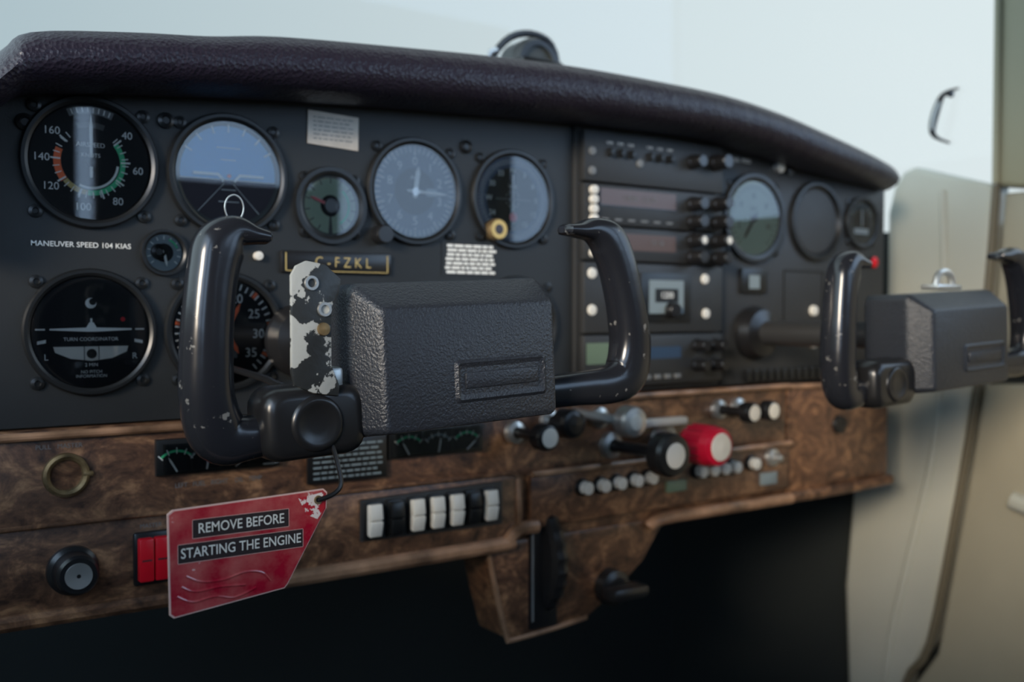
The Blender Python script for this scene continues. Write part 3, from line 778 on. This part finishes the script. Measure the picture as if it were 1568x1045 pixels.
# control lock plate --------------------------------------------------------
b = MB('control_lock')
pl = [(.183,1.018),(.1855,1.0225),(.1907,1.025),(.2006,1.0235),(.2085,1.0165),(.2075,1.010),(.2035,1.003),(.2034,.975),(.2076,.965),(.2070,.960),(.194,.962),(.1845,.966),(.1830,.972)]
b.prism(pl, -.2165, -.2185, M['lock'], .0006)
for x, z in ((.193,1.0145),(.1996,1.002)):
    b.lathe((x,-.2185,z), [(.0036,0),(.0034,.0012),(.0022,.0012),(.0020,0),(0,-.0002,M['face'])], M['steel'], seg=20)
b.lathe((.199,-.2185,.9926), [(.0032,0),(.003,.0015),(0,.002)], M['brass'], seg=16)
b.box((.207,-.208,.967), (.010,.012,.014), M['steel'], .002)
b.tube([(.206,-.210,.962),(.208,-.150,.960),(.215,-.10,.962),(.22,-.02,.965)], .0022, M['black'])
b.done()
b = MB('yoke_key_ring')
b.tube([(.1615+.0045*math.cos(a*math.pi/4), -.203, 1.0495+.0060*math.sin(a*math.pi/4)) for a in range(8)], .0004, M['steel'], closed=True, seg=6)
b.done()

b = MB('remove_before_engine_start_tag')
T = [(.1275,.9135),(.1990,.9158),(.2008,.9140),(.2004,.9065),(.1805,.8725),(.1790,.8708),(.1275,.8655),(.1258,.8670),(.1252,.9118)]
b.prism(T, -.2168, -.2180, M['tagedge'])
cx = sum(p[0] for p in T)/len(T); cz = sum(p[1] for p in T)/len(T)
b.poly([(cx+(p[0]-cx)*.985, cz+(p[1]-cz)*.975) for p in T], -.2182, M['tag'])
b.poly([(.186,.9125),(.1985,.9143),(.1995,.9070),(.1955,.9015),(.190,.9045)], -.21835, M['tagworn'])
b.rect(.1360,.1810,.9000,.9082,-.2184,M['label']); b.rect(.1295,.1880,.8895,.8978,-.2184,M['label'])
for x0,x1,z0,z1 in ((.1360,.1810,.9000,.9082),(.1295,.1880,.8895,.8978)):
    for q in ((x0,x1,z0-.0002,z0),(x0,x1,z1,z1+.0002),(x0-.0002,x0,z0,z1),(x1,x1+.0002,z0,z1)): b.rect(*q,-.2186,M['tagedge'])
b.text('REMOVE BEFORE', .1585, .9040, -.2188, .0064, M['cream'], sx=.84, bold=.00004)
b.text('STARTING THE ENGINE', .1588, .8936, -.2188, .0064, M['cream'], sx=.83, bold=.00004)
b.lathe((.196,-.2182,.9108), [(.0022,0),(.002,.0008),(.0012,.0006),(0,.0001,M['face'])], M['brass'], seg=16)
b.tube([(.1960,-.2190,.9108),(.2035,-.2195,.9130),(.2075,-.2195,.9180),(.2060,-.2170,.930),(.2035,-.2150,.942),(.204,-.213,.955),(.205,-.212,.962)], .0012, M['black'], seg=8)
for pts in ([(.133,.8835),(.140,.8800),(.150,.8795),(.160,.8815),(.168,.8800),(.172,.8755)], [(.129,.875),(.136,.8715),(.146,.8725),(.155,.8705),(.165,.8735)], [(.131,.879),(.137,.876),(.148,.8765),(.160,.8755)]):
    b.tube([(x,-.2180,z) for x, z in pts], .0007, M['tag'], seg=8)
b.done()

# ------------------------------------------------------------------ light
w = bpy.data.worlds.new('sky'); sc.world = w; w.use_nodes = True
nt = w.node_tree; N = nt.nodes; L = nt.links; bg = N['Background']
tc = N.new('ShaderNodeTexCoord'); sep = N.new('ShaderNodeSeparateXYZ'); L.new(tc.outputs['Generated'], sep.inputs[0])
r = N.new('ShaderNodeValToRGB'); r.color_ramp.elements[0].position = 0.05; r.color_ramp.elements[0].color = (.40,.52,.57,1)
r.color_ramp.elements[1].position = 0.95; r.color_ramp.elements[1].color = (.75,.84,.855,1)
L.new(sep.outputs['X'], r.inputs['Fac'])
def mrange(src, a, b_, c, d_):
    m = N.new('ShaderNodeMapRange'); m.inputs['From Min'].default_value = a; m.inputs['From Max'].default_value = b_
    m.inputs['To Min'].default_value = c; m.inputs['To Max'].default_value = d_; L.new(src, m.inputs['Value']); return m.outputs[0]
def mth(op, a, b_):
    m = N.new('ShaderNodeMath'); m.operation = op; L.new(a, m.inputs[0]); L.new(b_, m.inputs[1]); return m.outputs[0]
back = mrange(sep.outputs['Y'], 0.1, -0.7, 0.0, 1.0)
sf = mth('ADD', mrange(sep.outputs['Y'], 0.1, -0.7, 1.0, 4.0), mrange(sep.outputs['X'], 0.0, -0.8, 0.0, 2.6))
sf = mth('MULTIPLY', sf, mrange(sep.outputs['Z'], -0.1, 0.02, 0.35, 1.0))
mc = N.new('ShaderNodeMix'); mc.data_type = 'RGBA'; L.new(back, mc.inputs[0]); L.new(r.outputs['Color'], mc.inputs[6]); mc.inputs[7].default_value = (.46,.66,.94,1)
L.new(mc.outputs[2], bg.inputs['Color']); L.new(sf, bg.inputs['Strength'])

sd = bpy.data.lights.new('sun', 'SUN'); sd.energy = 3.8; sd.angle = math.radians(14); sd.color = (1, .84, .64)
so = bpy.data.objects.new('sun', sd); sc.collection.objects.link(so)
so.rotation_euler = Vector((.78, .48, -.23)).to_track_quat('-Z', 'Y').to_euler()

# ------------------------------------------------------------------ camera
cd = bpy.data.cameras.new('camera'); cam = bpy.data.objects.new('camera', cd); sc.collection.objects.link(cam)
cam.location = (0, -.66, 1.0)
yaw = math.radians(35); pit = math.radians(-1.58)
d = Vector((math.sin(yaw)*math.cos(pit), math.cos(yaw)*math.cos(pit), math.sin(pit)))
cam.rotation_euler = d.to_track_quat('-Z', 'Y').to_euler()
cd.lens = 35; cd.sensor_width = 36; cd.clip_start = .01
cd.dof.use_dof = True; cd.dof.focus_distance = .515; cd.dof.aperture_fstop = 6.3
sc.camera = cam
